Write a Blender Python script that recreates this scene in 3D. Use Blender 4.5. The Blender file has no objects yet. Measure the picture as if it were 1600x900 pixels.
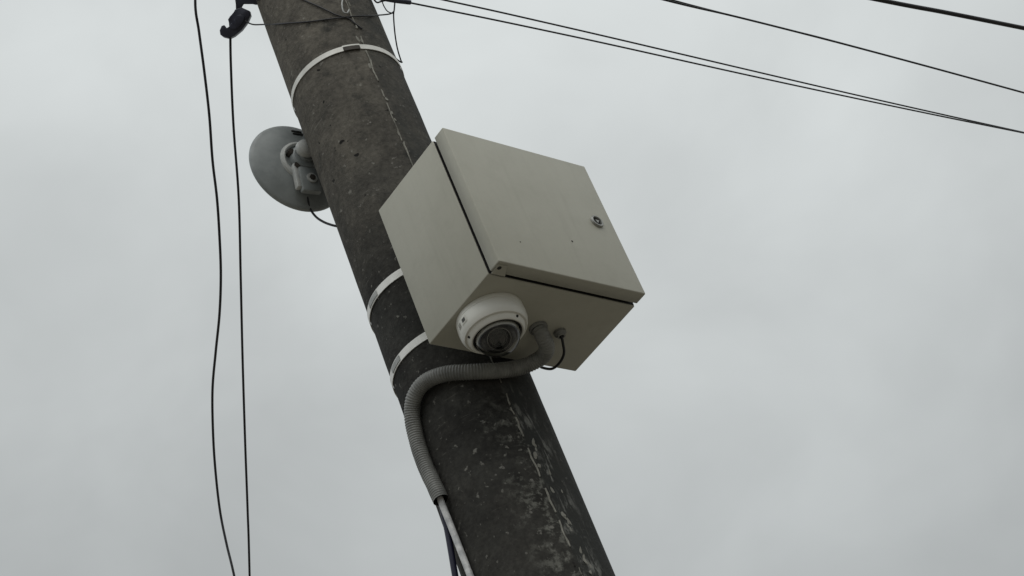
import bpy, bmesh, math, random
from mathutils import Vector, Matrix, noise
random.seed(7)
D = bpy.data
SC = bpy.context.scene
COL = SC.collection

# ------------------------------------------------------------------ camera
def aim(az, el, roll):
    f = Vector((math.sin(az)*math.cos(el), math.cos(az)*math.cos(el), math.sin(el)))
    r = Vector((math.cos(az), -math.sin(az), 0)); u = r.cross(f)
    r2 = r*math.cos(roll) + u*math.sin(roll); u2 = -r*math.sin(roll) + u*math.cos(roll)
    m = Matrix((r2, u2, -f)).transposed().to_4x4()
    return m
cd = D.cameras.new('camera'); cam = D.objects.new('camera', cd); COL.objects.link(cam)
cd.sensor_width = 36; cd.lens = 67.5; cd.clip_start = .05; cd.clip_end = 3000
m = aim(0.8723, 0.6357, -0.4026); m.translation = Vector((-2.5297, -2.3602, 1.6))
cam.matrix_world = m
SC.camera = cam

# ------------------------------------------------------------------ sky (overcast) + veiled sun
SUN_EL, SUN_AZ = math.radians(55), math.radians(212)     # azimuth of the sun, clockwise from +y
w = D.worlds.new('World'); SC.world = w; w.use_nodes = True
nt = w.node_tree; N = nt.nodes; L = nt.links
bg = N['Background']; bg.inputs['Strength'].default_value = .1
sky = N.new('ShaderNodeTexSky'); sky.sky_type = 'NISHITA'; sky.sun_disc = False
sky.sun_elevation = SUN_EL; sky.sun_rotation = SUN_AZ; sky.dust_density = 3
tc = N.new('ShaderNodeTexCoord')
# closed cloud deck: brighter overhead and towards the veiled sun, softly mottled
mp = N.new('ShaderNodeMapping'); mp.inputs['Scale'].default_value = (1, 1, 1.3); mp.inputs['Location'].default_value = (.3, .1, .4)
n1 = N.new('ShaderNodeTexNoise'); n1.inputs['Scale'].default_value = 6.5; n1.inputs['Detail'].default_value = 4.5; n1.inputs['Roughness'].default_value = .5
n1.inputs['Distortion'].default_value = .25
sdir = Vector((math.sin(SUN_AZ)*math.cos(SUN_EL), math.cos(SUN_AZ)*math.cos(SUN_EL), math.sin(SUN_EL)))
def wm(op, a, b, c=None):
    x = N.new('ShaderNodeMath'); x.operation = op
    for k, v in enumerate((a, b, c)):
        if v is None: continue
        if isinstance(v, (int, float)): x.inputs[k].default_value = v
        else: L.new(v, x.inputs[k])
    return x.outputs[0]
nrm = N.new('ShaderNodeVectorMath'); nrm.operation = 'NORMALIZE'; L.new(tc.outputs['Generated'], nrm.inputs[0])
dt = N.new('ShaderNodeVectorMath'); dt.operation = 'DOT_PRODUCT'; dt.inputs[1].default_value = sdir; L.new(nrm.outputs[0], dt.inputs[0])
sz = N.new('ShaderNodeSeparateXYZ'); L.new(nrm.outputs[0], sz.inputs[0])
el_f = wm('MULTIPLY_ADD', wm('MAXIMUM', sz.outputs[2], 0), .667, .333)
su_f = wm('MULTIPLY_ADD', dt.outputs['Value'], .25, 1.0)
cl_f = N.new('ShaderNodeMapRange'); cl_f.inputs[1].default_value = .3; cl_f.inputs[2].default_value = .7; cl_f.inputs[3].default_value = .89; cl_f.inputs[4].default_value = 1.075
L.new(tc.outputs['Generated'], mp.inputs[0]); L.new(mp.outputs[0], n1.inputs['Vector']); L.new(n1.outputs['Fac'], cl_f.inputs[0])
# thicker and thinner stretches of the deck
SKY_OFF = (.28, 9.05, 1.56)
mp2 = N.new('ShaderNodeMapping'); mp2.inputs['Location'].default_value = SKY_OFF
n2 = N.new('ShaderNodeTexNoise'); n2.inputs['Scale'].default_value = 2.2; n2.inputs['Detail'].default_value = 1.5; n2.inputs['Roughness'].default_value = .4
br_f = N.new('ShaderNodeMapRange'); br_f.inputs[1].default_value = .3; br_f.inputs[2].default_value = .7; br_f.inputs[3].default_value = .86; br_f.inputs[4].default_value = 1.19
L.new(tc.outputs['Generated'], mp2.inputs[0]); L.new(mp2.outputs[0], n2.inputs['Vector']); L.new(n2.outputs['Fac'], br_f.inputs[0])
val = wm('MULTIPLY', wm('MULTIPLY', wm('MULTIPLY', el_f, su_f), cl_f.outputs[0]), br_f.outputs[0])
cc = N.new('ShaderNodeVectorMath'); cc.operation = 'SCALE'; cc.inputs[0].default_value = (7.72, 8.10, 8.06); L.new(val, cc.inputs['Scale'])
mx = N.new('ShaderNodeMix'); mx.data_type = 'RGBA'; mx.inputs[0].default_value = .95
L.new(sky.outputs[0], mx.inputs[6]); L.new(cc.outputs[0], mx.inputs[7])
L.new(mx.outputs[2], bg.inputs['Color'])
sd = D.lights.new('sun', 'SUN'); sd.energy = .6; sd.angle = math.radians(40); sd.color = (1, .97, .92)
sun = D.objects.new('sun', sd); COL.objects.link(sun)
sun.rotation_euler = sdir.to_track_quat('Z', 'Y').to_euler()
vs = SC.view_settings
vs.view_transform = 'Standard'; vs.look = 'None'; vs.gamma = 1; vs.exposure = 0; vs.use_curve_mapping = False
SC.render.engine = 'CYCLES'

# ------------------------------------------------------------------ helpers
def mat(name, col=(.5,.5,.5), rough=.5, metal=0, spec=.5):
    M = D.materials.new(name); M.use_nodes = True
    b = M.node_tree.nodes['Principled BSDF']
    b.inputs['Base Color'].default_value = (*col, 1); b.inputs['Roughness'].default_value = rough
    b.inputs['Metallic'].default_value = metal; b.inputs['Specular IOR Level'].default_value = spec
    return M, M.node_tree.nodes, M.node_tree.links, b

def mottle(name, c1, c2, scale, rough=.5, metal=0, spec=.5, bump=0, bscale=200, detail=6, lo=.35, hi=.65):
    M, n, l, b = mat(name, c1, rough, metal, spec)
    t = n.new('ShaderNodeTexCoord')
    a = n.new('ShaderNodeTexNoise'); a.inputs['Scale'].default_value = scale; a.inputs['Detail'].default_value = detail
    a.inputs['Roughness'].default_value = .6
    r = n.new('ShaderNodeValToRGB'); e = r.color_ramp.elements
    e[0].position = lo; e[0].color = (*c1, 1); e[1].position = hi; e[1].color = (*c2, 1)
    l.new(t.outputs['Object'], a.inputs['Vector']); l.new(a.outputs['Fac'], r.inputs[0]); l.new(r.outputs[0], b.inputs['Base Color'])
    if bump:
        q = n.new('ShaderNodeTexNoise'); q.inputs['Scale'].default_value = bscale; q.inputs['Detail'].default_value = 3
        u = n.new('ShaderNodeBump'); u.inputs['Strength'].default_value = bump; u.inputs['Distance'].default_value = .001
        l.new(t.outputs['Object'], q.inputs['Vector']); l.new(q.outputs['Fac'], u.inputs['Height']); l.new(u.outputs[0], b.inputs['Normal'])
    return M

def obj(name, bm, material, parent=None, smooth=True, ang=35, loc=None):
    me = D.meshes.new(name)
    bmesh.ops.recalc_face_normals(bm, faces=bm.faces)
    bm.to_mesh(me); bm.free()
    me.materials.append(material)
    if smooth:
        for p in me.polygons: p.use_smooth = True
        me.set_sharp_from_angle(angle=math.radians(ang))
    o = D.objects.new(name, me); COL.objects.link(o)
    if loc is not None: o.location = loc
    if parent is not None: o.parent = parent
    return o

def thing(name, label, cat, loc=(0,0,0), group=None):
    o = D.objects.new(name, None); COL.objects.link(o); o.location = loc; o.empty_display_size = .05
    return tag(o, label, cat, group)

def tag(o, label, cat, group=None):
    o['label'] = label; o['category'] = cat
    if group: o['group'] = group
    return o

def add_box(bm, lo, hi, bev=0, seg=2):
    r = bmesh.ops.create_cube(bm, size=1)
    lo = Vector(lo); hi = Vector(hi)
    for v in r['verts']:
        v.co = Vector(((lo[i]+hi[i])/2 + v.co[i]*(hi[i]-lo[i]) for i in range(3)))
    if bev:
        es = list({e for v in r['verts'] for e in v.link_edges})
        bmesh.ops.bevel(bm, geom=es, offset=bev, segments=seg, affect='EDGES', profile=.5)
    return bm

def smooth_path(pts, sub=8):
    P = [Vector(p) for p in pts]; out = []
    for i in range(len(P)-1):
        p0 = P[max(i-1,0)]; p1 = P[i]; p2 = P[i+1]; p3 = P[min(i+2,len(P)-1)]
        for k in range(sub):
            t = k/sub
            out.append(.5*((2*p1)+(p2-p0)*t+(2*p0-5*p1+4*p2-p3)*t*t+(3*p1-p0-3*p2+p3)*t**3))
    out.append(P[-1]); return out

def resample(P, step):
    out = [P[0].copy()]; acc = 0
    for a, b in zip(P, P[1:]):
        d = (b-a).length; t = step-acc
        while t <= d and d > 0:
            out.append(a.lerp(b, t/d)); t += step
        acc = (acc+d) % step if d > 0 else acc
    return out

def sweep(bm, P, rad, seg=12, cap=True, flat=None):
    """rad: number or function(i). flat: (w,h) scale of the section"""
    n = len(P); rings = []; up = None
    for i in range(n):
        t = (P[min(i+1,n-1)]-P[max(i-1,0)]).normalized()
        if up is None:
            up = t.orthogonal().normalized()
        up = (up - t*up.dot(t)).normalized(); s = t.cross(up)
        r = rad(i) if callable(rad) else rad
        ring = []
        for k in range(seg):
            a = 2*math.pi*k/seg; cx, cy = math.cos(a), math.sin(a)
            if flat: cx *= flat[0]; cy *= flat[1]
            ring.append(bm.verts.new(P[i] + (up*cx + s*cy)*r))
        rings.append(ring)
    for A, B in zip(rings, rings[1:]):
        for k in range(seg):
            bm.faces.new((A[k], A[(k+1)%seg], B[(k+1)%seg], B[k]))
    if cap:
        bm.faces.new(rings[0][::-1]); bm.faces.new(rings[-1])
    return bm

def lathe(bm, prof, seg=48, M=None):
    """prof: list of (r, h); turned about z; M: matrix"""
    M = M or Matrix(); rings = []
    for r, h in prof:
        if r < 1e-6:
            rings.append([bm.verts.new(M @ Vector((0,0,h)))])
        else:
            rings.append([bm.verts.new(M @ Vector((r*math.cos(2*math.pi*k/seg), r*math.sin(2*math.pi*k/seg), h))) for k in range(seg)])
    for A, B in zip(rings, rings[1:]):
        for k in range(seg):
            k2 = (k+1) % seg
            if len(A) == 1 and len(B) == 1: continue
            if len(A) == 1: bm.faces.new((A[0], B[k2], B[k]))
            elif len(B) == 1: bm.faces.new((A[k], A[k2], B[0]))
            else: bm.faces.new((A[k], A[k2], B[k2], B[k]))
    return bm

def frame_to(axis, loc):
    return Matrix.Translation(Vector(loc)) @ Vector(axis).to_track_quat('Z', 'Y').to_matrix().to_4x4()

def wire(name, pts, r, material, label=None, cat=None, group=None, parent=None, sub=8, seg=10, jitter=0, flat=None):
    P = smooth_path(pts, sub)
    if jitter:
        P = [p + Vector((noise.noise(p*9), noise.noise(p*9+Vector((7,1,3))), noise.noise(p*9+Vector((2,9,5)))))*jitter for p in P]
    o = obj(name, sweep(bmesh.new(), P, r, seg, flat=flat), material, parent, ang=60)
    if label: tag(o, label, cat, group)
    return o

R0, KT, ZB = .1439, .0037, 3.9031
def prad(z): return R0 - KT*(z-ZB)
PI = math.pi

# ------------------------------------------------------------------ materials
# weathered concrete of the pole
def concrete():
    M, n, l, b = mat('weathered_concrete', (.15,.14,.12), .92, 0, .25)
    t = n.new('ShaderNodeTexCoord')
    def nz(scale, detail=6, rough=.6, vec=None, dist=0):
        a = n.new('ShaderNodeTexNoise'); a.inputs['Scale'].default_value = scale; a.inputs['Detail'].default_value = detail
        a.inputs['Roughness'].default_value = rough; a.inputs['Distortion'].default_value = dist
        l.new(vec or t.outputs['Object'], a.inputs['Vector']); return a.outputs['Fac']
    def ramp(f, p0, p1, c0=(0,0,0), c1=(1,1,1)):
        r = n.new('ShaderNodeValToRGB'); e = r.color_ramp.elements
        e[0].position = p0; e[1].position = p1; e[0].color = (*c0,1); e[1].color = (*c1,1)
        l.new(f, r.inputs[0]); return r.outputs[0]
    def mix(f, a, c, mode='MIX'):
        x = n.new('ShaderNodeMix'); x.data_type = 'RGBA'; x.blend_type = mode
        if isinstance(f, (int, float)): x.inputs[0].default_value = f
        else: l.new(f, x.inputs[0])
        for i, v in ((6, a), (7, c)):
            if isinstance(v, tuple): x.inputs[i].default_value = (*v, 1)
            else: l.new(v, x.inputs[i])
        return x.outputs[2]
    def math_(op, a, c=None):
        x = n.new('ShaderNodeMath'); x.operation = op; x.use_clamp = False
        for i, v in ((0, a), (1, c)):
            if v is None: continue
            if isinstance(v, (int, float)): x.inputs[i].default_value = v
            else: l.new(v, x.inputs[i])
        return x.outputs[0]
    def mr(f, lo, hi):
        x = n.new('ShaderNodeMapRange'); x.inputs[1].default_value = lo; x.inputs[2].default_value = hi
        l.new(f, x.inputs[0]); return x.outputs[0]
    sp = n.new('ShaderNodeSeparateXYZ'); l.new(t.outputs['Object'], sp.inputs[0])
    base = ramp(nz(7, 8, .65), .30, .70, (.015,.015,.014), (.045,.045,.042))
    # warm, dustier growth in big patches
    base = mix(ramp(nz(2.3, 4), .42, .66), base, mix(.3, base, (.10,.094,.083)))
    # lighter brown tone on the upper length, ragged lower limit
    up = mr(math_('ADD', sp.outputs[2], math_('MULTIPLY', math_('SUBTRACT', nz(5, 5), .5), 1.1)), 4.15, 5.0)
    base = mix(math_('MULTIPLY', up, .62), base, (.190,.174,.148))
    # fine grain
    base = mix(.7, base, ramp(nz(85, 6, .72), .28, .72, (.22,.22,.22), (.82,.81,.80)), 'OVERLAY')
    # cloudy weathering a hand across, and rings left by the spinning mould
    base = mix(.7, base, ramp(nz(13, 6, .62, None, .6), .30, .70, (.30,.30,.31), (.70,.70,.69)), 'OVERLAY')
    mpr = n.new('ShaderNodeMapping'); mpr.inputs['Scale'].default_value = (3, 3, 38); l.new(t.outputs['Object'], mpr.inputs[0])
    base = mix(.35, base, ramp(nz(1, 3, .5, mpr.outputs[0]), .3, .7, (.36,.36,.36), (.64,.64,.63)), 'OVERLAY')
    # black lichen / soot blots
    base = mix(ramp(nz(16, 7, .68), .56, .70), base, (.040,.040,.036))
    # blow holes
    base = mix(ramp(nz(34, 2, .4), .735, .76), base, (.012,.011,.010))
    # pale lime specks
    base = mix(math_('MULTIPLY', ramp(nz(70, 3, .55), .64, .73), .55), base, (.33,.32,.29))
    # trowel scratches : stretched, tilted noise
    mpn = n.new('ShaderNodeMapping'); mpn.inputs['Rotation'].default_value = (.35,.2,0); mpn.inputs['Scale'].default_value = (10, 10, 130)
    l.new(t.outputs['Object'], mpn.inputs[0])
    base = mix(math_('MULTIPLY', math_('MULTIPLY', ramp(nz(1, 4, .6, mpn.outputs[0]), .62, .70), ramp(nz(6, 3), .52, .62)), .35), base, (.30,.29,.26))
    # the half beyond the seam is blended towards dark grey; streaks of lime run along the seam
    ang = math_('ARCTAN2', sp.outputs[1], sp.outputs[0])           # radians
    seam = -105*PI/180
    wob = math_('MULTIPLY', math_('SUBTRACT', nz(9, 4), .5), .12)
    da = math_('ADD', math_('SUBTRACT', ang, seam), wob)
    right = math_('MULTIPLY', mr(da, -.03, .09), mr(da, 2.6, 2.2))
    base = mix(math_('MULTIPLY', right, math_('ADD', .35, math_('MULTIPLY', ramp(nz(11, 6, .65), .35, .62), .5))), base, (.040,.042,.040))
    # lime runs: stretched along z
    mp2 = n.new('ShaderNodeMapping'); mp2.inputs['Scale'].default_value = (62, 62, 17); l.new(t.outputs['Object'], mp2.inputs[0])
    runs = math_('MULTIPLY', ramp(nz(1, 6, .68, mp2.outputs[0], .5), .50, .60), ramp(nz(19, 4, .6), .40, .56))
    near = math_('MULTIPLY', mr(da, .02, .06), mr(da, .55, .25))
    low = mr(sp.outputs[2], 3.86, 3.72)
    base = mix(math_('MULTIPLY', math_('MULTIPLY', runs, near), math_('MULTIPLY', low, .75)), base, (.30,.30,.28))
    # pale mineral blooms left of the seam, low down
    near2 = math_('MULTIPLY', mr(da, -.7, -.2), mr(da, .05, 0))
    bl = math_('MULTIPLY', ramp(nz(44, 6, .7), .50, .62), ramp(nz(10, 3), .44, .54))
    base = mix(math_('MULTIPLY', math_('MULTIPLY', bl, near2), math_('MULTIPLY', low, .6)), base, (.27,.27,.24))
    l.new(base, b.inputs['Base Color'])
    h = math_('ADD', math_('MULTIPLY', nz(140, 5, .7), .6), math_('MULTIPLY', nz(35, 5, .6), 1.0))
    u = n.new('ShaderNodeBump'); u.inputs['Strength'].default_value = .75; u.inputs['Distance'].default_value = .003
    l.new(h, u.inputs['Height']); l.new(u.outputs[0], b.inputs['Normal'])
    return M
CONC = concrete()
MORTAR = mottle('pale_mortar', (.17,.165,.145), (.36,.35,.31), 60, .95, bump=.6)
def paint():
    M = mottle('pebble_grey_powder_coat', (.428,.420,.355), (.474,.466,.398), 6, .48, spec=.35, bump=.14, bscale=700, lo=.3, hi=.7)
    n, l = M.node_tree.nodes, M.node_tree.links; b = n['Principled BSDF']
    t = next(x for x in n if x.type == 'TEX_COORD'); src = b.inputs['Base Color'].links[0].from_socket
    def layer(src, scale3, p0, p1, amt, col, detail=5, rough=.6):
        m_ = n.new('ShaderNodeMapping'); m_.inputs['Scale'].default_value = scale3; l.new(t.outputs['Object'], m_.inputs[0])
        a = n.new('ShaderNodeTexNoise'); a.inputs['Scale'].default_value = 1; a.inputs['Detail'].default_value = detail; a.inputs['Roughness'].default_value = rough
        l.new(m_.outputs[0], a.inputs['Vector'])
        r = n.new('ShaderNodeMapRange'); r.inputs[1].default_value = p0; r.inputs[2].default_value = p1; r.inputs[4].default_value = amt
        l.new(a.outputs['Fac'], r.inputs[0])
        x = n.new('ShaderNodeMix'); x.data_type = 'RGBA'; x.inputs[7].default_value = (*col, 1)
        l.new(r.outputs[0], x.inputs[0]); l.new(src, x.inputs[6]); return x.outputs[2]
    src = layer(src, (42, 42, 2.6), .54, .74, .16, (.30,.29,.24))            # faint rain streaks
    src = layer(src, (14, 14, 14), .50, .70, .28, (.34,.33,.275), 7, .68)     # grime film
    src = layer(src, (150, 150, 150), .55, .75, .22, (.36,.35,.30), 3)        # grain of the coat
    l.new(src, b.inputs['Base Color']); return M
PAINT = paint()
GASKET = mat('black_rubber', (.018,.018,.017), .8)[0]
STEEL = mottle('stainless_band', (.70,.69,.65), (.84,.83,.79), 30, .5, .1, bump=.1)
WHITEBAND = mottle('white_painted_band', (.78,.78,.75), (.92,.92,.90), 40, .5, lo=.3, hi=.6)
SEAL = mottle('dull_crimp_seal', (.30,.31,.30), (.42,.42,.41), 60, .5, .5)
DARKSTEEL = mottle('rusty_dark_steel', (.035,.032,.028), (.07,.06,.05), 60, .7, .4)
CHROME = mottle('lock_metal', (.28,.28,.26), (.42,.42,.40), 90, .42, .6)
BLACK = mat('black_plastic', (.014,.014,.016), .45)[0]
NAVY = mottle('black_clamp_plastic', (.022,.024,.042), (.045,.050,.080), 40, .4, bump=.15, bscale=120)
CABLE = mottle('black_cable_sheath', (.010,.010,.013), (.02,.02,.025), 30, .5)
BLUE = mat('dark_blue_cable_sheath', (.010,.011,.035), .45)[0]
WHITECABLE = mottle('grubby_white_cable', (.48,.49,.50), (.80,.80,.80), 45, .5, lo=.38, hi=.6)
CONDUIT = mottle('grey_conduit_plastic', (.12,.122,.117), (.225,.227,.216), 26, .5, lo=.32, hi=.6)
DOMEWHITE = mottle('off_white_camera_plastic', (.76,.755,.70), (.81,.805,.75), 14, .38)
DISH = mottle('grey_dish_plastic', (.205,.225,.228), (.335,.36,.362), 16, .5, lo=.32, hi=.66)
DISHLIGHT = mottle('light_grey_bracket_plastic', (.44,.455,.45), (.60,.61,.59), 40, .5)
PRINT = mat('dark_grey_print', (.06,.06,.055), .6)[0]
GREYPRINT = mat('grey_print', (.30,.30,.27), .6)[0]
LENS = mat('lens_glass', (.006,.006,.007), .06, 0, .8)[0]
LENSBARREL = mat('satin_black_barrel', (.02,.02,.02), .35)[0]
# smoked clear bubble
BUB, bn, bl_, bb = mat('clear_bubble', (0,0,0), .05)
bn.remove(bb)
tr = bn.new('ShaderNodeBsdfTransparent'); tr.inputs[0].default_value = (.93,.93,.91,1)
gl = bn.new('ShaderNodeBsdfGlossy'); gl.inputs['Roughness'].default_value = .06; gl.inputs[0].default_value = (.9,.9,.9,1)
fr = bn.new('ShaderNodeFresnel'); fr.inputs[0].default_value = 1.6
ms = bn.new('ShaderNodeMixShader')
bl_.new(fr.outputs[0], ms.inputs[0]); bl_.new(tr.outputs[0], ms.inputs[1]); bl_.new(gl.outputs[0], ms.inputs[2])
bl_.new(ms.outputs[0], bn['Material Output'].inputs[0])
GROUND = mottle('worn_grass_and_soil', (.115,.110,.090), (.205,.180,.150), .35, .95, bump=.5, bscale=8)

# ------------------------------------------------------------------ ground
bm = bmesh.new()
S, n_ = 1500, 30
bmesh.ops.create_grid(bm, x_segments=n_, y_segments=n_, size=S)
g = obj('ground', bm, GROUND, smooth=False); g['kind'] = 'structure'

# ------------------------------------------------------------------ concrete pole
POLE = thing('utility_pole', 'weathered round grey concrete utility pole with a pale mould seam', 'utility pole')
bm = bmesh.new()
seg = 96; zs = [-.3 + i*.06 for i in range(int(8.6/.06))]
rings = []
for z in zs:
    ring = []
    for k in range(seg):
        a = 2*PI*k/seg
        r = prad(z) + .0011*noise.noise(Vector((math.cos(a)*2.2, math.sin(a)*2.2, z*2.5))) + .0006*noise.noise(Vector((math.cos(a)*9, math.sin(a)*9, z*14)))
        ring.append(bm.verts.new((r*math.cos(a), r*math.sin(a), z)))
    rings.append(ring)
for A, B in zip(rings, rings[1:]):
    for k in range(seg): bm.faces.new((A[k], A[(k+1)%seg], B[(k+1)%seg], B[k]))
bm.faces.new(rings[-1])
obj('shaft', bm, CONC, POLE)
# mould seam: broken thin ridge of mortar
z = 2.8
rs = random.Random(3)
while z < 6:
    ln = rs.uniform(.02, .13)*(.6 if z < 3.8 else 1); gap = rs.choice((.004, .008, .02, .03, .05))
    wd = rs.uniform(.0016, .0032)
    P = []; k = max(3, int(ln/.012)); a0 = math.radians(-105.3)
    for i in range(k+1):
        zz = z + ln*i/k
        a = a0 + .030*noise.noise(Vector((zz*3.1, 5, 0))) + .02*noise.noise(Vector((zz*25, 1, 0))) + (.028*noise.noise(Vector((zz*60, 4, 2))) if zz < 3.8 else 0) + .06*max(0, 3.75-zz)*(1 if zz > 3.2 else .8)
        r = prad(zz) + .0012
        P.append(Vector((r*math.cos(a), r*math.sin(a), zz)))
    bm = bmesh.new(); sweep(bm, P, lambda i: wd*(.55+.75*abs(noise.noise(Vector((P[i].z*60, 2, 8)))))*(1.1 if P[i].z < 3.75 else 1), 6)
    obj('seam_ridge', bm, MORTAR, POLE)
    z += ln+gap
# lumps of mortar leaked beside the seam
lump_meshes = []
for q in range(5):
    b2 = bmesh.new(); bmesh.ops.create_icosphere(b2, subdivisions=1, radius=1)
    for v in b2.verts: v.co *= 1 + .45*noise.noise(v.co*1.3 + Vector((q*5, 0, 0)))
    me = D.meshes.new('mortar_lump'); b2.to_mesh(me); b2.free(); me.materials.append(MORTAR)
    for p in me.polygons: p.use_smooth = True
    lump_meshes.append(me)
for i in range(40):
    hi = i < 16
    zz = rs.uniform(4.45, 5.1) if hi else rs.uniform(3.35, 3.72)
    a = math.radians(-105.3 + (rs.gauss(0, 1.5) if hi else abs(rs.gauss(4, 6)) + 12*max(0, 3.75-zz)))
    o = D.objects.new('mortar_lump', lump_meshes[i % 5]); COL.objects.link(o); o.parent = POLE
    r = prad(zz); o.location = (r*math.cos(a), r*math.sin(a), zz)
    s = rs.uniform(.0025, .0055); o.scale = (s*.8, s*.3, s*rs.uniform(1.2, 3.2)); o.rotation_euler = (rs.uniform(-.3,.3), rs.uniform(-.3,.3), a+PI/2)

# ------------------------------------------------------------------ bands round the pole
def band(bm, z, h, t, a0=0, a1=2*PI, off=.0, tilt=0, seg=120):
    full = a1-a0 >= 2*PI-1e-6
    n = max(2, int(seg*(a1-a0)/(2*PI))); R = []
    for i in range(n + (0 if full else 1)):
        a = a0 + (a1-a0)*i/n; zc = z + tilt*math.cos(a)
        ri = prad(z) + .0012 + off; ro = ri + t; c, s = math.cos(a), math.sin(a)
        R.append([bm.verts.new((ri*c, ri*s, zc-h/2)), bm.verts.new((ro*c, ro*s, zc-h/2)), bm.verts.new((ro*c, ro*s, zc+h/2)), bm.verts.new((ri*c, ri*s, zc+h/2))])
    m = len(R)
    for i in range(m if full else m-1):
        A, B = R[i], R[(i+1) % m]
        for k in range(4): bm.faces.new((A[k], A[(k+1)%4], B[(k+1)%4], B[k]))
    if not full: bm.faces.new(R[0]); bm.faces.new(R[-1][::-1])
    return bm
rad_ = math.radians
t = thing('steel_band', 'thin pale steel band with a dark buckle gap, high on the pole above the box', 'band', (0,0,0), 'bands round the pole')
obj('strip', band(bmesh.new(), 4.905, .0155, .0016, rad_(-110), rad_(-127)+2*PI), STEEL, t)
obj('strip_end', band(bmesh.new(), 4.9125, .0045, .0016, rad_(-127.3), rad_(-109.7)), STEEL, t)
obj('buckle', band(bmesh.new(), 4.9015, .0130, .004, rad_(-126.5), rad_(-111)), DARKSTEEL, t)
for zz, lab, sa in ((4.203, 'upper of the two wide white bands holding the metal box to the pole', 169), (4.017, 'lower white band round the pole, just above the corrugated conduit bend', 168)):
    t = thing('white_band', lab, 'band', (0,0,0), 'bands round the pole')
    obj('strip', band(bmesh.new(), zz, .0195, .0018), WHITEBAND, t)
    obj('crimp_seal', band(bmesh.new(), zz, .0125, .0016, rad_(sa-9), rad_(sa+9), off=.0018), SEAL, t)

# ------------------------------------------------------------------ cabinet
CX, FY = -.0172, -.4153
H, W, DP = .3826, .400, .2594
CAB = thing('equipment_cabinet', 'pebble grey sheet metal equipment cabinet strapped to the concrete pole', 'cabinet', (CX, FY, ZB))
yb = .0400
bm = bmesh.new(); add_box(bm, (-W/2, yb, 0), (W/2, DP, H), .0022, 2)
obj('body', bm, PAINT, CAB, ang=50)
bm = bmesh.new(); add_box(bm, (-W/2+.013, .012, .010), (W/2-.013, yb+.004, H-.013))
obj('door_gasket', bm, GASKET, CAB, smooth=False)
bm = bmesh.new(); add_box(bm, (-W/2+.0025, yb-.0012, .0030), (W/2-.0025, yb+.002, H-.0025))
obj('seal_gap_shade', bm, GASKET, CAB, smooth=False)  # black plate: the door gap's shadow put into colour, together with its seal
# door: pressed tray, open at the back
bm = bmesh.new(); add_box(bm, (-W/2, 0, .0005), (W/2, .0310, H+.001))
back = max(bm.faces, key=lambda f: f.calc_center_median().y)
bmesh.ops.delete(bm, geom=[back], context='FACES_ONLY')
es = [e for e in bm.edges if not e.is_boundary]
bmesh.ops.bevel(bm, geom=es, offset=.0026, segments=3, affect='EDGES', profile=.5)
DOOR = obj('door', bm, PAINT, CAB, ang=50)
so = DOOR.modifiers.new('sheet', 'SOLIDIFY'); so.thickness = .0016; so.offset = -1
# corner tab and hinge-pin hole under the door
bm = bmesh.new(); add_box(bm, (-W/2+.004, .008, -.0016), (-W/2+.040, .036, .0002), .0006, 1)
for v in bm.verts:
    if v.co.x > -W/2+.03 and v.co.y < .015: v.co.x -= .014
obj('hinge_tab', bm, PAINT, DOOR, ang=30)
bm = bmesh.new(); lathe(bm, [(0,-.0021),(.0046,-.0021),(.0052,-.0012),(.0052,.001)], 20, Matrix.Translation((-W/2+.0115, .0165, 0)))
obj('hinge_pin', bm, GASKET, DOOR)
# lock
lx, lz = .133-CX, 4.1012-ZB
FM = Matrix.Translation((lx, 0, lz)) @ Matrix.Rotation(PI/2, 4, 'X')      # local z -> -y
LOCK = obj('lock', lathe(bmesh.new(), [(.0165,-.001),(.0165,.0030),(.0150,.0052),(.0122,.0052),(.0112,.0030),(.0112,-.001)], 40, FM), CHROME, DOOR)
obj('lock_recess', lathe(bmesh.new(), [(.0113,.0003),(0,.0003)], 40, FM), BLACK, LOCK)
bm = bmesh.new()
for r_, h_, sg in ((.0062, .0040, 3),):
    lathe(bm, [(r_,.0002),(r_*.95,h_),(0,h_)], sg, FM @ Matrix.Rotation(.4, 4, 'Z'))
obj('lock_insert', bm, CHROME, LOCK, smooth=False)
# two small rivet heads on the door
for px, pz, rr in ((.026-CX, 4.0175-ZB, 1), (-.1325-CX, 3.9761-ZB, .65)):
    obj('rivet', lathe(bmesh.new(), [(.0026*rr,-.0005),(.0024*rr,.0006*rr),(0,.0011*rr)], 14, Matrix.Translation((px, 0, pz)) @ Matrix.Rotation(PI/2, 4, 'X')), DARKSTEEL, DOOR)
# back rails that stand on the pole and take the bands
for zz in (4.203, 4.017):
    bm = bmesh.new(); add_box(bm, (-.11, DP-.001, zz-ZB-.016), (.11, DP+.010, zz-ZB+.016), .001, 1)
    obj('back_rail', bm, STEEL, CAB, ang=30)
# cable gland of the short black lead
gx, gy = .0528-CX, -.2614-FY
GL = obj('cable_gland', lathe(bmesh.new(), [(.0135,.001),(.0135,-.006),(.011,-.008),(.009,-.013),(.006,-.014),(.006,.001)], 24, Matrix.Translation((gx+.004, gy, 0))), CONDUIT, CAB)
# conduit entry collar
obj('conduit_collar', lathe(bmesh.new(), [(.0205,.001),(.0205,-.004),(.0195,-.006),(.0170,-.007),(.0170,.001)], 32, Matrix.Translation((-.0035-CX, -.262-FY, 0))), CONDUIT, CAB)

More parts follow.
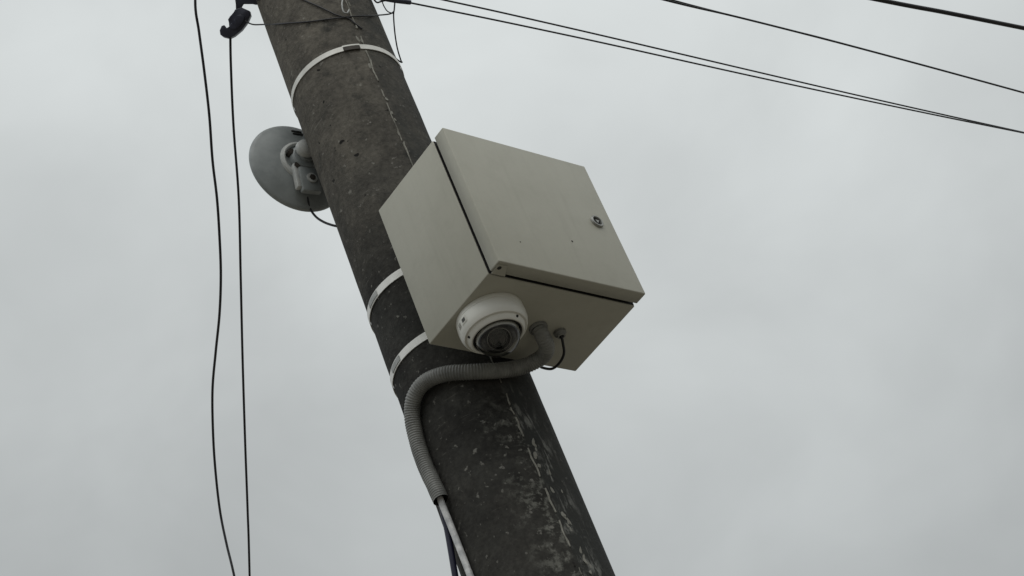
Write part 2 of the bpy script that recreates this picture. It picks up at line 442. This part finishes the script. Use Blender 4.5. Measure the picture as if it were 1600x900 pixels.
# ------------------------------------------------------------------ dome camera under the cabinet
dx, dy = -.1375, -.2665
DC = thing('dome_camera', 'off white dome security camera fixed under the metal cabinet', 'security camera', (dx, dy, ZB))
obj('mounting_base', lathe(bmesh.new(), [(0,-.0003),(.0715,-.0003),(.0725,-.003),(.0725,-.0105),(.0715,-.0115),(0,-.0115)], 72), DOMEWHITE, DC)
HS = obj('housing', lathe(bmesh.new(), [(.0705,-.0115),(.0728,-.0122),(.0730,-.020),(.0722,-.032),(.0700,-.040),(.0672,-.0455),(.0655,-.0462),(.0640,-.0445),(.0630,-.0450),(.0575,-.0555),(.0555,-.0570),(.0530,-.0565),(.0515,-.0520),(.0515,-.040)], 72), DOMEWHITE, DC)
obj('seal_ring', lathe(bmesh.new(), [(.0516,-.046),(.0516,-.0545),(.0500,-.0560),(.0490,-.0545),(.0490,-.046)], 64), GASKET, DC)
# bubble
prof = []
Rb, zc = .0488, -.050
for i in range(17):
    a = PI/2*i/16; prof.append((Rb*math.cos(a), zc - Rb*math.sin(a)*.93))
obj('bubble', lathe(bmesh.new(), prof, 64), BUB, DC)
# inside: pale trim ring, black turret, lens
obj('inner_trim', lathe(bmesh.new(), [(.0472,-.046),(.0466,-.054),(.0440,-.0605),(.0412,-.0600),(.0405,-.056),(.0405,-.046)], 64), DOMEWHITE, DC)
vdir = Vector((-2.39, -2.10, -2.30)).normalized()
ld = (vdir*.72 + Vector((.25,.15,-.72))*.5).normalized()
TC = Vector((0,0,-.052))
rt = .0395
prof = [(rt*math.cos(PI/2*k/12), rt*math.sin(PI/2*k/12)*.66-.002) for k in range(12)]
prof = [q for q in prof if q[0] > .0285]
TM = frame_to(ld, TC)
TU = obj('lens_turret', lathe(bmesh.new(), [(rt,-.012)] + prof + [(.0280,.0185),(.0272,.0215),(.0252,.0215),(.0246,.0150),(0,.0150)], 56, TM), LENSBARREL, DC)
RING = mat('dull_lens_ring', (.30,.30,.28), .35)[0]
obj('lens_ring', lathe(bmesh.new(), [(.0252,.0216),(.0246,.0228),(.0234,.0224),(.0230,.0190)], 48, TM), RING, TU)
obj('lens_bezel', lathe(bmesh.new(), [(.0165,.0206),(.0160,.0222),(.0150,.0218),(.0148,.0190)], 48, TM), mat('dark_lens_bezel', (.10,.10,.095), .35)[0], TU)
obj('lens', lathe(bmesh.new(), [(.0232,.0165),(.0175,.0195),(.0105,.0222),(.005,.0233),(0,.0236)], 40, TM), LENS, TU)
# screws on the sloping ring
for a in (rad_(158), rad_(-80), rad_(38)):
    r_ = .0607; M4 = Matrix.Translation((r_*math.cos(a), r_*math.sin(a), -.0502)) @ Vector((.6*math.cos(a), .6*math.sin(a), -.8)).to_track_quat('Z','Y').to_matrix().to_4x4()
    obj('screw', lathe(bmesh.new(), [(.0030,-.001),(.0030,.0007),(.0018,.0009),(.0014,.0002),(0,.0002)], 16, M4), GASKET, HS)
# printed sticker on the housing
def hpatch(a0, a1, z0, z1, off, n=8):
    b = bmesh.new(); R = []
    for i in range(n+1):
        a = a0+(a1-a0)*i/n
        R.append([b.verts.new(((.0729+off)*math.cos(a), (.0729+off)*math.sin(a), z)) for z in (z0, z1)])
    for A, B in zip(R, R[1:]): b.faces.new((A[0], B[0], B[1], A[1]))
    return b
ST = obj('sticker', hpatch(rad_(170), rad_(184), -.0305, -.0165, .0006), mat('sticker_white', (.68,.67,.61), .4)[0], HS)
obj('sticker_mark', hpatch(rad_(173), rad_(181), -.0275, -.0190, .0010), PRINT, ST)
for k in range(3):
    obj('sticker_print', hpatch(rad_(157+k*.6), rad_(166.5), -.0290+k*.0042, -.0270+k*.0042, .0006), GREYPRINT, HS)

# ------------------------------------------------------------------ corrugated conduit
cp = [(-.0035,-.262,3.905), (.002,-.259,3.885), (.021,-.243,3.871), (.030,-.214,3.869), (.012,-.182,3.869), (-.018,-.166,3.866), (-.0545,-.1536,3.8640), (-.1007,-.1279,3.8735), (-.1344,-.0913,3.8925), (-.1545,-.0491,3.9025), (-.1626,-.0119,3.8930), (-.1618,.0162,3.8640), (-.1598,.0309,3.8100), (-.1600,.0333,3.7466), (-.1612,.0265,3.6830), (-.1620,.0222,3.6450)]
P = resample(smooth_path(cp, 30), .00098)
CR = .0172
wave = [.0, .55, 1, 1, .55, .0]
CT = tag(obj('corrugated_conduit', sweep(bmesh.new(), P, lambda i: CR - .0012 + .0012*wave[i % 6] + .0005*noise.noise(P[i]*40), 28, cap=False), CONDUIT, ang=180), 'grey corrugated plastic conduit looping from under the cabinet down the pole', 'conduit')
# inner dark wall so that the open end reads hollow
obj('inner_wall', sweep(bmesh.new(), P[-160:], .0140, 20, cap=False), GASKET, CT)

# cables coming out of the conduit
wire('flat_cable', [(-.1600,.026,3.70), (-.1600,.0255,3.66), (-.1585,.0265,3.6260), (-.1550,.0280,3.5832), (-.1535,.0280,3.5277), (-.1535,.0265,3.47), (-.1535,.026,3.40), (-.154,.026,3.0), (-.155,.025,2.2), (-.156,.025,1.0), (-.157,.025,.0)], .0088, WHITECABLE, 'grubby white cable leaving the conduit end and running down the pole', 'cable', 'cables leaving the conduit', seg=14, flat=(1,.8))
wire('thin_cable', [(-.1585,.030,3.69), (-.1540,.0335,3.650), (-.1510,.0400,3.6230), (-.1500,.0470,3.5880), (-.1513,.0558,3.5440), (-.1522,.0650,3.5030), (-.1523,.0800,3.4391), (-.1529,.095,3.3506), (-.15,.10,2.2), (-.15,.10,.0)], .0066, BLUE, 'dark navy cable hanging from the conduit end beside the white one', 'cable', 'cables leaving the conduit', seg=12)
wire('short_lead', [(.0568,-.2614,3.905), (.0575,-.2610,3.8931), (.066,-.2500,3.8831), (.0797,-.2300,3.8731), (.0830,-.2060,3.8681), (.0780,-.1851,3.8681), (.0600,-.178,3.8731), (.045,-.182,3.874)], .0030, BLACK, 'short black lead curving from a gland under the cabinet', 'cable')

# ------------------------------------------------------------------ dish antenna behind the pole
dn = Vector((.1434,.9735,.178)).normalized()
DCN = Vector((-.0605,.1982,4.8079))
ANT = thing('dish_antenna', 'small round grey dish antenna on the far side of the pole', 'antenna', DCN)
FMd = frame_to(dn, (0,0,0))
rd = .127
prof = [(0,-.030)] + [(rd*k/14, -.030+.030*(k/14)**2.2) for k in range(1, 14)] + [(rd*.985,-.002),(rd,.002),(rd,.007),(rd*.985,.009),(rd*.95,.004)] + [(rd*.9*k/8, -.026+.028*(k/8)**2.2) for k in range(8,-1,-1)]
DS = obj('dish', lathe(bmesh.new(), prof, 72, FMd), DISH, ANT, ang=60)
obj('hub_ring', lathe(bmesh.new(), [(.058,-.022),(.056,-.031),(.050,-.034),(.046,-.032),(.045,-.024)], 48, FMd), DISHLIGHT, ANT)
obj('hub', lathe(bmesh.new(), [(.036,-.026),(.035,-.044),(.030,-.049),(.018,-.050),(.017,-.058),(0,-.060)], 40, FMd), DISH, ANT)
def dbox(lo, hi, bev=.002):
    b = add_box(bmesh.new(), lo, hi, bev, 2); b.transform(FMd); return b
yv = FMd.to_3x3().inverted() @ Vector((0,0,1))     # world up in dish space
upa = math.atan2(yv.y, yv.x)
RM = Matrix.Rotation(upa - PI/2, 4, 'Z')
def dbox2(lo, hi, bev=.002):
    b = add_box(bmesh.new(), lo, hi, bev, 2); b.transform(FMd @ RM); return b
wl = (FMd @ RM).to_3x3().inverted() @ Vector((-1,0,0)); sx = 1 if wl.x > 0 else -1    # +sx = towards world -x
BR = obj('bracket', dbox2((-.026,-.102,-.048), (.026,-.030,-.030), .005), DISH, ANT)
obj('bracket_rib', dbox2(((.030*sx-.006),-.090,-.044), ((.030*sx+.006),-.020,-.026), .003), DISHLIGHT, BR)
BT = FMd @ RM @ Matrix.Translation((-.004*sx,-.064,0))
obj('bolt_washer', lathe(bmesh.new(), [(.0135,-.047),(.0135,-.0515),(.0075,-.0515),(.0075,-.047)], 28, BT), DISHLIGHT, BR)
obj('bolt', lathe(bmesh.new(), [(.0075,-.047),(.0075,-.0555),(0,-.0555)], 6, BT), DARKSTEEL, BR)
for ax, ay in ((.034, .014), (.026, -.026)):
    obj('clamp_screw', lathe(bmesh.new(), [(.0085,-.028),(.0085,-.046),(0,-.047)], 6, FMd @ RM @ Matrix.Translation((ax*sx, ay, 0))), DARKSTEEL, ANT)
obj('swivel_joint', lathe(bmesh.new(), [(0,-.050),(.020,-.052),(.024,-.060),(.022,-.072),(.012,-.078),(0,-.079)], 32, FMd @ RM @ Matrix.Translation((.006*sx, .012, 0))), DISHLIGHT, ANT)
# mounting arm into the pole
bm = bmesh.new(); sweep(bm, [Vector((.0,-.035,.0)), Vector((.02,-.060,-.0)), Vector((.035,-.085,-.0))], .012, 16)
obj('mounting_arm', bm, DISH, ANT)
for k in range(2):
    obj('rim_slot', dbox2((sx*(-.012)-.014, .090+.011*k, -.0185+.005*k), (sx*(-.012)+.014, .095+.011*k, -.0120+.005*k), .001), GASKET, DS)
wire('antenna_cable', [(-.059,.198,4.735), (-.0562,.2071,4.7027), (-.0480,.2180,4.6880), (-.0421,.2136,4.6574), (-.0363,.2003,4.6293), (-.0316,.1836,4.6053), (-.0197,.1680,4.5850), (-.008,.152,4.55), (-.004,.146,4.48), (-.003,.146,4.3), (-.003,.148,3.0), (-.003,.158,0)], .0030, CABLE, 'thin black cable from the bottom of the dish antenna to the pole', 'cable')

# ------------------------------------------------------------------ anchor clamp, tie wires, hook
CC = Vector((-.1438,.1538,5.2696))
CL = thing('anchor_clamp', 'black plastic wedge anchor clamp holding the drop wire left of the pole', 'clamp', CC)
def slab(pts, t0, t1, bev=.0018):
    X = Vector((.7698,-.555,-.3153)); Y = Vector((-.1664,-.6513,.7403)); Z = Vector((.6162,.5174,.5937))
    b = bmesh.new()
    A = [b.verts.new(X*x + Y*y + Z*t0) for x, y in pts]; B = [b.verts.new(X*x + Y*y + Z*t1) for x, y in pts]
    n = len(pts); rim = []
    f0 = b.faces.new(A); f1 = b.faces.new(B[::-1])
    for k in range(n): b.faces.new((A[k], B[k], B[(k+1)%n], A[(k+1)%n]))
    rim = list(f0.edges) + list(f1.edges)
    bmesh.ops.bevel(b, geom=rim, offset=bev, segments=2, affect='EDGES', profile=.5)
    return b
BODY = [(.0033,.0338),(-.0033,.0198),(-.0099,.0165),(-.0149,.0083),(-.0125,0),(-.0095,-.0110),(-.0185,-.0165),(-.0248,-.0058),(-.0314,-.0083),(-.0363,-.0198),(-.0347,-.0305),(-.0285,-.0355),(-.0119,-.0396),(.0008,-.0338),(.0198,-.0182),(.0355,.0025),(.0429,.0198),(.0404,.0305),(.0305,.0346),(.0198,.0396)]
obj('clamp_body', slab(BODY, -.014, .014), NAVY, CL, ang=50)
obj('clamp_cheek', slab([(x*.5+.008, y*.5+.001) for x, y in BODY], -.018, -.0135, .0015), NAVY, CL, ang=50)
obj('bail', slab([(.0190,.0380),(.0040,.0325),(.0045,.0594),(.0,.0825),(.0132,.0924),(.0611,.0858),(.0650,.0600),(.0611,.0495),(.0545,.0478),(.0470,.0525),(.0223,.0525),(.0182,.0462)], -.006, .007, .002), NAVY, CL, ang=50)
# steel strip round the pole that carries the clamp
obj('bracket_strip', band(bmesh.new(), 5.345, .02, .003), DARKSTEEL, CL, loc=-CC)

ties = [('tie_wire', [(-.1300,.1260,5.2540), (-.1220,.1160,5.2330), (-.1165,.0900,5.2050), (-.1424,-.0042,5.0956), (-.1239,-.0707,5.0367), (-.083,-.1162,5.0143), (-.0387,-.1374,5.0151), (.0119,-.1422,5.0318), (.0765,-.1203,5.0835), (.1163,-.1111,5.1128), (.1247,-.119,5.111), (.1288,-.1258,5.1126)], .0019, 'thin dark tie wire wrapped level across the pole from the black clamp'),
        ('tie_wire', [(-.125,.07,5.27), (-.138,.0,5.215), (-.1294,-.0592,5.1539), (-.1173,-.0808,5.11), (-.0975,-.104,5.0653), (-.0737,-.1223,5.0256), (-.0487,-.1342,5.0076), (-.0379,-.1378,4.9889), (-.0245,-.1408,4.9716)], .0019, 'thin dark wire slanting down across the pole and over the level tie wire'),
        ('wire_loop', [(.1218,-.148,5.1224), (.1238,-.1344,5.1085), (.1253,-.1229,5.097), (.1345,-.0983,5.0659), (.1463,-.0755,5.0338), (.1585,-.0600,5.0070), (.1610,-.0590,5.0025), (.1530,-.0590,5.0030), (.1265,-.0673,5.0135), (.10,-.092,5.03)], .0019, 'loose dark wire hanging in a loop at the right edge of the pole'),
        ('wire_tail', [(.098,-.132,5.150), (.102,-.1265,5.1411), (.1079,-.1207,5.1299), (.1176,-.1176,5.1172), (.1297,-.1226,5.109)], .0015, 'short wire tail curling from the black sleeve to the hanging loop'),
        ('wire_tail', [(.06,-.125,5.166), (.0834,-.1181,5.1531), (.0925,-.1171,5.1428), (.102,-.1265,5.1411), (.12,-.145,5.136)], .0022, 'short twisted wire end between the pole and the black sleeve')]
for nm, pts, r, lab in ties:
    wire(nm, pts, r, CABLE, lab, 'wire', 'thin wires at the top of the pole', jitter=.0012)
wire('pole_hook', [(-.042,-.134,5.10), (-.0500,-.1410,5.0742), (-.0591,-.1400,5.0504), (-.0605,-.1370,5.0266), (-.053,-.1390,5.0210), (-.0429,-.1400,5.0355)], .0021, SEAL, 'small pale wire hook on the pole above the crossing tie wires', 'hook')

# black sleeve that grips the pair of span wires
t = thing('tension_sleeve', 'black plastic sleeve gripping the pair of thin wires beside the pole', 'clamp', (.125,-.152,5.124))
b0 = Vector((.125,-.152,5.124))
bm = bmesh.new(); P = [Vector(p)-b0 for p in [(.075,-.141,5.130), (.085,-.143,5.128), (.12,-.150,5.125), (.156,-.1600,5.1215), (.160,-.161,5.1215)]]
sweep(bm, smooth_path(P, 4), lambda i: .0062, 14); obj('sleeve_body', bm, NAVY, t)
bm = bmesh.new(); sweep(bm, smooth_path([Vector(p)-b0 for p in [(.081,-.142,5.129), (.055,-.139,5.145), (.03,-.142,5.16), (.0,-.146,5.165)]], 5), .0035, 10); obj('tail_bail', bm, DARKSTEEL, t)

# ------------------------------------------------------------------ span wires to the right
def ext(p, q, length, drop):
    p, q = Vector(p), Vector(q); d = (q-p); d.z = 0; d.normalize()
    return [q + d*length*k + Vector((0,0,-drop*(2*k-k*k)*k)) for k in (.02,.05,.1,.2,.4,.7,1)]
a = [(.145,-.158,5.1215), (.3705,-.1850,5.12), (.5753,-.2070,5.12), (.8107,-.2309,5.12), (1.2747,-.2749,5.12), (1.6796,-.3157,5.12), (2.1149,-.3621,5.12), (2.4609,-.4010,5.12)]
wire('span_wire', a + ext(a[-2], a[-1], 30, .5), .0024, CABLE, 'lower thin wire of the close pair running right from the sleeve', 'overhead wire', 'overhead wires to the right', seg=8)
a = [(.03,-.15,5.155), (.14,-.168,5.152), (.2672,-.1816,5.15), (.4181,-.1971,5.15), (.5835,-.2125,5.15), (.8224,-.234,5.15), (1.292,-.2743,5.15), (1.7033,-.3102,5.15), (2.1476,-.3516,5.15), (2.5009,-.3860,5.15)]
wire('span_wire', a + ext(a[-2], a[-1], 30, .5), .0024, CABLE, 'upper thin wire of the close pair, meeting the lower one at the right', 'overhead wire', 'overhead wires to the right', seg=8)
a = [(.0,-.14,5.5), (.6,-.16,5.5), (1.205,-.2045,5.5), (1.4936,-.2342,5.5), (1.9013,-.2698,5.5), (2.3472,-.3037,5.5), (2.8348,-.3384,5.5)]
wire('span_wire', a + ext(a[-2], a[-1], 30, .5), .0032, CABLE, 'single medium black wire between the close pair and the thick cable', 'overhead wire', 'overhead wires to the right', seg=8)
a = [(.0,-.14,5.53), (.6,-.15,5.53), (1.2230,-.1960,5.527), (1.3600,-.2130,5.516), (1.5000,-.2310,5.5065), (1.6,-.2420,5.504)]
wire('span_wire', a + [(1.75,-.2565,5.5025), (1.9013,-.2698,5.5022), (2.3472,-.3037,5.502), (2.8348,-.3384,5.502)], .0024, CABLE, 'thin strand lying against the medium black wire, parting from it near the top edge', 'overhead wire', 'overhead wires to the right', seg=8)
a = [(.0,-.145,5.6), (1.0,-.262,5.6), (2.029,-.4107,5.6), (2.3517,-.4614,5.6), (2.7107,-.5151,5.6)]
wire('span_cable', a + ext(a[-2], a[-1], 30, .5), .0075, CABLE, 'thickest black overhead cable, in the top right corner', 'overhead wire', 'overhead wires to the right', seg=10)

# ------------------------------------------------------------------ drop wires on the left
a = [(-.146,.165,5.270), (-.1472,.1790,5.2500), (-.1164,.2529,5.2036), (-.0633,.3721,5.124), (-.0038,.5057,5.0083), (.0752,.6832,4.9094), (.1644,.8835,4.7999), (.2542,1.0853,4.6813), (.3309,1.2576,4.5747), (.4044,1.4226,4.4783)]
wire('drop_wire', a + [(.75,2.2,4.05), (1.5,3.9,3.3), (2.4,5.9,2.7)], .0034, CABLE, 'straight black drop wire hanging from the black clamp', 'overhead wire', 'drop wires left of the pole', seg=8)
a = [(-.1867,.2454,5.3196), (-.1622,.3005,5.2377), (-.1308,.371,5.1498), (-.0927,.4565,5.0783), (-.0659,.5167,5.0016), (-.0322,.5924,4.941), (.0067,.6796,4.8903), (.056,.7905,4.8602), (.1173,.9281,4.851), (.1782,1.065,4.8358), (.2323,1.1864,4.7793), (.2703,1.2717,4.7126), (.2995,1.3374,4.6293), (.3112,1.3637,4.5382), (.3179,1.3787,4.4295)]
wire('drop_wire', [(-.13,.02,5.75), (-.19,.13,5.55), (-.2085,.1964,5.384)] + a + [(.35,1.45,4.2), (.6,2.0,3.9), (1.4,3.8,3.2), (2.3,5.8,2.7)], .0036, CABLE, 'wavy slack black drop wire, leftmost in the picture', 'overhead wire', 'drop wires left of the pole', seg=8)
